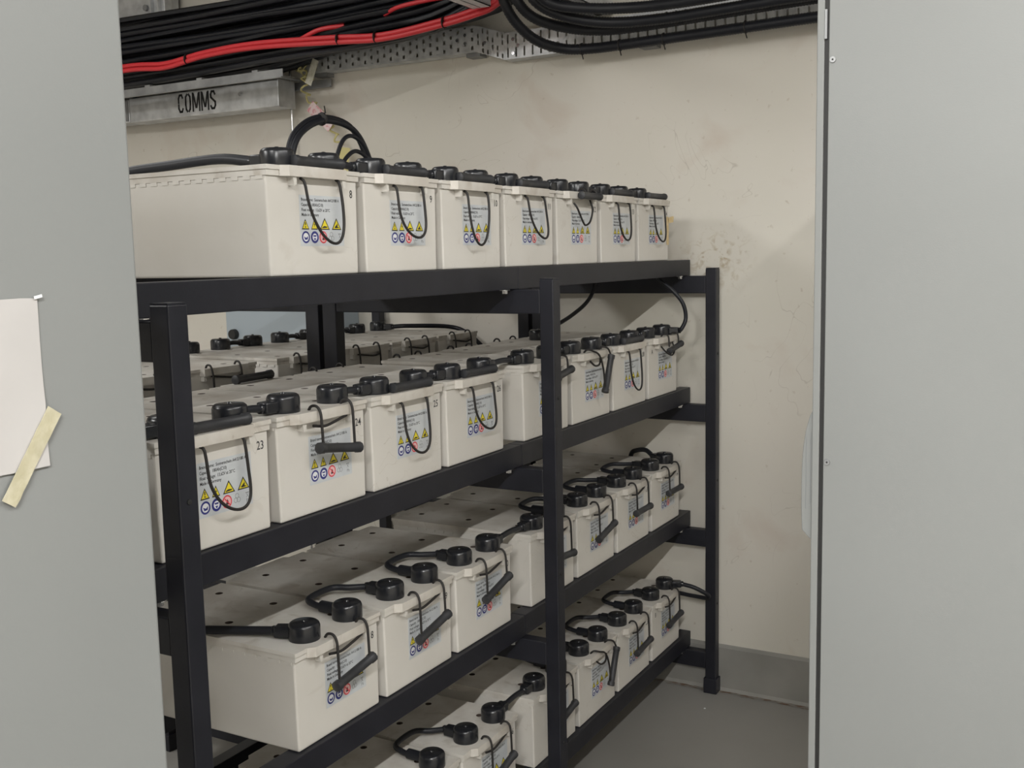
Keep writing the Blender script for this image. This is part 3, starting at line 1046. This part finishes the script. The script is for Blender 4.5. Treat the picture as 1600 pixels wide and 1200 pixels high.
def perforated(mb, O, U, V, lu, lv, pu, pv, su, sv, mk, th=.0015, stagger=False):
    """sheet at O spanned by U,V with a grid of real slots"""
    O, U, V = Vector(O), Vector(U).normalized(), Vector(V).normalized()
    Nn = U.cross(V).normalized()
    nu, nv = int(lu / pu), int(lv / pv)
    pu, pv = lu / nu, lv / nv

    def q(a, b_, c, d):
        ps = [O + U * a + V * c, O + U * b_ + V * c, O + U * b_ + V * d, O + U * a + V * d]
        mb.add(ps + [p + Nn * th for p in ps], [(0, 1, 2, 3), (7, 6, 5, 4)], mk)
    for i in range(nu):
        a0 = i * pu
        s0, s1 = a0 + (pu - su) / 2, a0 + (pu + su) / 2
        q(a0, s0, 0, lv)
        q(s1, a0 + pu, 0, lv)
        for j in range(nv + 1):
            sh = (pv / 2 if (stagger and i % 2) else 0)
            lo = max(0, j * pv - (pv - sv) / 2 + sh - (0 if j else 0))
            hi = min(lv, j * pv + (pv - sv) / 2 + sh)
            if j == 0 and sh:
                q(s0, s1, 0, (pv - sv) / 2)
            if hi > lo:
                q(s0, s1, lo, hi)


t = thing('cable_tray', 'perforated galvanised cable tray mounted flat along the back wall', 'cable tray')
TZ, TZ2, TH, TY = 2.327, 2.285, .095, -.060
b = MB(); perforated(b, (-1.66, TY, TZ), (1, 0, 0), (0, 0, 1), .84, TH, .031, .024, .010, .014, 'galv', stagger=True)
link('tray_panel', b.mesh('tray_panel'), t)
b = MB()
U0 = Vector((.125, 0, TZ2 - TZ))
for i in range(6):
    for j in range(4):
        f0, f1 = i / 6, (i + 1) / 6
        g0, g1 = j * TH / 4, (j + 1) * TH / 4
        m0, m1 = f0 + .055, f1 - .055
        h0, h1 = g0 + .004, g1 - .004
        if (i + j) % 3 == 0:
            cells = [(f0, f1, g0, g1)]
        else:
            cells = [(f0, f1, g0, h0), (f0, f1, h1, g1), (f0, m0, h0, h1), (m1, f1, h0, h1)]
        for a_, c_, d_, e_ in cells:
            ps = [Vector((-.82, TY - .002, TZ)) + U0 * a_ + Vector((0, 0, d_)), Vector((-.82, TY - .002, TZ)) + U0 * c_ + Vector((0, 0, d_)),
                  Vector((-.82, TY - .002, TZ)) + U0 * c_ + Vector((0, 0, e_)), Vector((-.82, TY - .002, TZ)) + U0 * a_ + Vector((0, 0, e_))]
            b.add(ps + [p + Vector((0, .0015, 0)) for p in ps], [(0, 1, 2, 3), (7, 6, 5, 4)], 'galv')
link('tray_bend', b.mesh('tray_bend'), t)
b = MB(); perforated(b, (-.70, TY, TZ2), (1, 0, .006), (0, 0, 1), 2.4, TH, .034, .045, .007, .034, 'galv')
link('tray_panel', b.mesh('tray_panel'), t)
for dz in (0, TH):
    b = MB()
    for (xa, za), (xb_, zb_) in (((-1.66, TZ), (-.82, TZ)), ((-.82, TZ), (-.695, TZ2)), ((-.695, TZ2), (1.70, TZ2 + .0144))):
        za += dz; zb_ += dz
        b.add([(xa, TY, za), (xb_, TY, zb_), (xb_, -.008, zb_), (xa, -.008, za), (xa, TY, za + .002), (xb_, TY, zb_ + .002), (xb_, -.008, zb_ + .002), (xa, -.008, za + .002)],
              [(0, 3, 2, 1), (4, 5, 6, 7), (0, 1, 5, 4), (3, 7, 6, 2)], 'galv')
    link('side_rail', b.mesh('side_rail'), t)
for x, zz in ((-.865, .035), (-.865, .065), (-.90, .05), (-.66, .02), (-.66, .07), (-.64, .045), (-.78, .04)):
    zb0 = TZ if x < -.8 else (TZ2 if x > -.69 else TZ2 + .03)
    b = MB(); b.lathe([(.0065, -.0055), (.0075, -.0015)], (x, TY, zb0 + zz), 'zinc', axis='y', seg=10); link('bolt', b.mesh('bolt'), t)
for x in (-1.60, -.87, -.17):
    zb0 = TZ if x < -.8 else TZ2
    b = MB(); b.box(x, x + .06, -.05, 0, zb0 - .014, zb0 - .001, 'galvdark'); link('support', b.mesh('support'), t)

# the big black bundle
rb = random.Random(21)
b = MB()
for row in range(11):
    for col in range(9):
        if col > 0 and 0 < row < 10:
            if col < 7 and row not in (1, 9):
                continue
        y = -.295 + col * .026 + rb.uniform(-.006, .006)
        zf = row / 10
        pts = []
        ph = rb.uniform(0, 6)
        for X in (-4.18, -3.7, -3.3, -2.9, -2.42, -2.0, -1.66, -1.43, -1.2, -1.0, -.86):
            zl = 2.334 + .004 * math.sin(X * 3) + max(0, X + 1.9) * .022 + max(0, X + 1.05) * .10
            zl += max(0, min(1, (X + 1.75) / .3)) * (y + .295) * .34
            zh = 2.590 + max(0, X + 1.4) * .02
            z = zl + (zh - zl) * zf + .007 * math.sin(ph + X * 2.2) + .004 * rb.uniform(-1, 1)
            pts.append((X, y + .008 * math.sin(ph * 2 + X * 1.7), z))
        zt = 2.475 + zf * .13
        dx = (y + .19) * .5
        pts += [(-.70, y - .01, z * .55 + zt * .45), (-.56 - dx, y - .05, zt), (-.50 - dx * .8, y - .20, zt + .004), (-.48 - dx * .6, -.75, zt + .006), (-.48 - dx * .6, -2.9, zt + .004)]
        b.tube(pts, .0118, 'cable', seg=6, sub=2)
o = link('cable_bundle', b.mesh('cable_bundle', 60))
o['kind'] = 'stuff'
tag(o, 'thick bundle of black cables lying high along the back wall', 'cables')
# red cables
redp = [(-4.18, 2.374), (-3.6, 2.366), (-3.0, 2.372), (-2.394, 2.388), (-2.147, 2.378), (-1.929, 2.398), (-1.656, 2.400), (-1.278, 2.381), (-1.044, 2.365), (-.796, 2.380), (-.66, 2.398)]
t = thing('red_cables', 'pair of red cables tied along the front of the black bundle', 'cables')
for k, (dy, dz) in enumerate(((0, .008), (-.006, -.010))):
    b = MB(); b.tube([(x, -.335 + dy, z + dz + .002 * math.sin(x * 7 + k)) for x, z in redp] + [(-.58, -.318 + dy, 2.425 + dz), (-.50, -.31, 2.50 + dz), (-.46, -.31, 2.66)], .0095, 'red', seg=10, sub=6)
    link('cable', b.mesh('cable', 60), t)
for x, z in ((-2.02, 2.388), (-1.245, 2.378), (-1.075, 2.366), (-.78, 2.382)):
    b = MB(); b.lathe([(.019, x - .002), (.020, x), (.019, x + .002)], (0, -.338, z - .001), 'rope', axis='x', seg=12, squash=1.1)
    link('cable_tie', b.mesh('cable_tie'), t)
b = MB(); b.tube([(-1.48, -.322, 2.388), (-1.40, -.325, 2.412), (-1.34, -.318, 2.428), (-1.25, -.292, 2.435)], .009, 'red', seg=8)
tag(link('red_cable', b.mesh('red_cable', 60)), 'short red cable branching up from the tied red pair', 'cable')
b = MB()
b.tube([(-1.06, -.300, 2.450), (-.98, -.322, 2.462), (-.86, -.325, 2.468), (-.76, -.300, 2.475)], .008, 'red', seg=8)
tag(link('red_cable', b.mesh('red_cable', 60)), 'short red cable surfacing at the top edge of the black bundle', 'cable')

# channels running towards the wall overhead
for x0, x1, z0, y0, lb in ((-.665, -.565, 2.405, -.36, 'left of two galvanised channels crossing overhead to the wall'),
                           (-.375, -.285, 2.405, -.01, 'right of two galvanised channels crossing overhead to the wall')):
    t = thing('overhead_channel', lb, 'channel')
    if y0 == -.36:
        x0, x1 = -.65, -.578
    b = MB()
    b.box(x0, x1, -3.0, y0, z0, z0 + .003, 'galv')
    link('channel_web', b.mesh('channel_web'), t)
    for xa in (x0, x1 - .003):
        b = MB(); b.box(xa, xa + .003, -3.0, y0, z0, z0 + .045, 'galv'); link('channel_flange', b.mesh('channel_flange'), t)
    b = MB(); b.box(x0 + .035, x1 - .035, -3.0, y0 - .01, z0 - .001, z0, 'gasket'); link('slot', b.mesh('slot'), t)

# corrugated conduits
cond = [
    ('lowest of the corrugated black conduits, tied along the tray bottom', [(-.555, -.36, 2.62), (-.55, -.36, 2.50), (-.535, -.345, 2.42), (-.515, -.30, 2.355), (-.48, -.22, 2.305), (-.42, -.14, 2.283), (-.34, -.105, 2.279), (-.22, -.10, 2.279), (.14, -.10, 2.284), (.46, -.10, 2.289), (1.2, -.10, 2.295)]),
    ('thick corrugated black conduit sweeping right above the lowest one', [(-.505, -.36, 2.62), (-.50, -.36, 2.50), (-.485, -.35, 2.42), (-.45, -.30, 2.365), (-.38, -.22, 2.338), (-.28, -.16, 2.325), (-.14, -.145, 2.322), (.12, -.14, 2.330), (.46, -.14, 2.338), (1.2, -.14, 2.345)]),
    ('corrugated black conduit second from the top of the sweep', [(-.455, -.375, 2.62), (-.45, -.375, 2.50), (-.43, -.365, 2.43), (-.385, -.33, 2.378), (-.30, -.27, 2.345), (-.18, -.22, 2.328), (-.02, -.20, 2.325), (.16, -.195, 2.330), (.46, -.19, 2.338), (1.2, -.19, 2.345)]),
    ('topmost corrugated black conduit of the sweep', [(-.41, -.40, 2.62), (-.405, -.40, 2.50), (-.388, -.390, 2.43), (-.35, -.36, 2.385), (-.25, -.31, 2.366), (-.12, -.26, 2.360), (.02, -.245, 2.358), (.2, -.24, 2.362), (.46, -.24, 2.372), (1.2, -.24, 2.38)]),
]
for lb, pts in cond:
    b = MB(); b.tube(pts, .0185, 'cable', seg=12, sub=6, corr=.0016)
    tag(link('corrugated_conduit', b.mesh('conduit', 50)), lb, 'conduit', 'corrugated conduits under the tray')
for k, (x, y, z) in enumerate(((-.36, -.108, 2.280), (-.22, -.10, 2.279), (-.06, -.10, 2.281), (.22, -.10, 2.286))):
    b = MB(); b.lathe([(.0205, x - .002), (.021, x), (.0205, x + .002)], (0, y, z), 'rope', axis='x', seg=12)
    b.tube([(x, y, z - .019), (x + .006, y - .004, z - .036)], .002, 'rope', seg=5, smooth=False)
    tag(link('cable_tie', b.mesh('cable_tie')), 'black cable tie on the lowest conduit, %s from the left' % ['first', 'second', 'third', 'fourth'][k], 'cable tie', 'ties on the lowest conduit')

# blue-grey enclosure on the wall behind the racks
t = thing('wall_enclosure', 'blue-grey metal enclosure on the wall seen behind the racks', 'enclosure')
b = MB(); b.box(-2.02, -1.46, -.20, 0, .75, 1.56, 'bluebox'); link('enclosure_body', b.mesh('enclosure_body'), t, bevel=.004)
b = MB(); b.lathe([(.020, -.222), (.022, -.215), (.022, -.2005)], (-1.97, 0, 1.262), 'gasket', axis='y', seg=16); link('knob', b.mesh('knob', 50), t)

# ------------------------------------------------------------------ foreground cabinets
t = thing('tall_cabinet', 'tall light grey cabinet filling the left side, paper taped on it', 'cabinet', (.08, -3.2, 0))
t.location = (0, 0, 0)
b = MB(); b.box(-.30, .457, -3.62, -2.834, .06, 2.15, 'cabinet'); link('cabinet_body', b.mesh('cabinet_body'), t, bevel=.003)
b = MB(); b.box(-.28, .44, -3.60, -2.85, 0, .06, 'gasket'); link('plinth', b.mesh('plinth'), t)
slip('paper_sheet', 'blank white sheet of paper on the left cabinet', 'paper', 'paper', (.4575, -3.058, 1.4685), (0, 1, 0), (0, 0, 1), .110, .0755, wob=.0016, nx=14, ny=8, seed=12)
slip('masking_tape', 'crinkled cream masking tape slanting over the paper corner', 'tape', 'tape', (.4597, -2.966, 1.405), (0, .56, .80), (0, -.80, .56), .046, .0075, wob=.0010, nx=12, ny=3, seed=13)
slip('tape_scrap', 'tiny bit of clear tape at the paper top corner', 'tape', 'white', (.4597, -2.948, 1.545), (0, 1, .2), (0, -.2, 1), .004, .0013, wob=.0004, nx=2, ny=1, seed=14)

t = thing('electrical_cabinet', 'tall light grey cabinet on the right, door handle at its left edge', 'cabinet')
CY = -1.812
b = MB(); b.box(.882, 1.72, CY, CY + .50, .06, 2.06, 'cabinet'); link('cabinet_body', b.mesh('cabinet_body'), t, bevel=.0015)
b = MB(); b.box(.90, 1.70, CY + .02, CY + .48, 0, .06, 'gasket'); link('plinth', b.mesh('plinth'), t)
b = MB(); b.box(.8748, .882, CY + .004, CY + .49, .08, 2.04, 'gasket'); link('door_gasket', b.mesh('door_gasket'), t)
b = MB(); b.box(.8635, .8750, CY, CY + .50, .07, 2.05, 'cabinet')
d = link('door', b.mesh('door'), t, bevel=.0015)
b = MB()
prof = [(.8636, 1.309), (.8575, 1.296), (.8515, 1.272), (.8475, 1.245), (.8455, 1.21), (.8450, 1.17), (.8455, 1.13), (.8470, 1.103), (.8560, 1.093), (.8636, 1.087)]
b.prism(prof, 'y', CY + .006, CY + .040, 'cabinet')
h = link('handle', b.mesh('handle'), d, bevel=.0015)
b = MB()
b.box(.8600, .8606, CY + .0055, CY + .0062, 1.15, 1.27, 'inkgrey')
b.box(.8525, .8531, CY + .0055, CY + .0062, 1.14, 1.262, 'inkgrey')
link('handle_groove', b.mesh('handle_groove'), h)
for z in (1.867, 1.223):
    b = MB(); b.lathe([(.0046, -.0022), (.0052, -.0008), (.0052, 0)], (.8885, CY, z), 'galvdark', axis='y', seg=14)
    b.lathe([(.0016, -.0024), (.0016, -.0021)], (.8885, CY, z), 'gasket', axis='y', seg=8)
    link('screw', b.mesh('screw'), t)
b = MB(); b.box(.8752, .879, CY - .0005, CY + .01, 1.90, 1.945, 'galvdark'); link('latch_clip', b.mesh('latch_clip'), t)

b = MB(); b.lathe([(.004, 0), (.0035, .0015)], (.115, -.189, 0), 'white', seg=7)
tag(link('paint_fleck', b.mesh('paint_fleck')), 'tiny white fleck lying on the grey floor near the post', 'fleck')
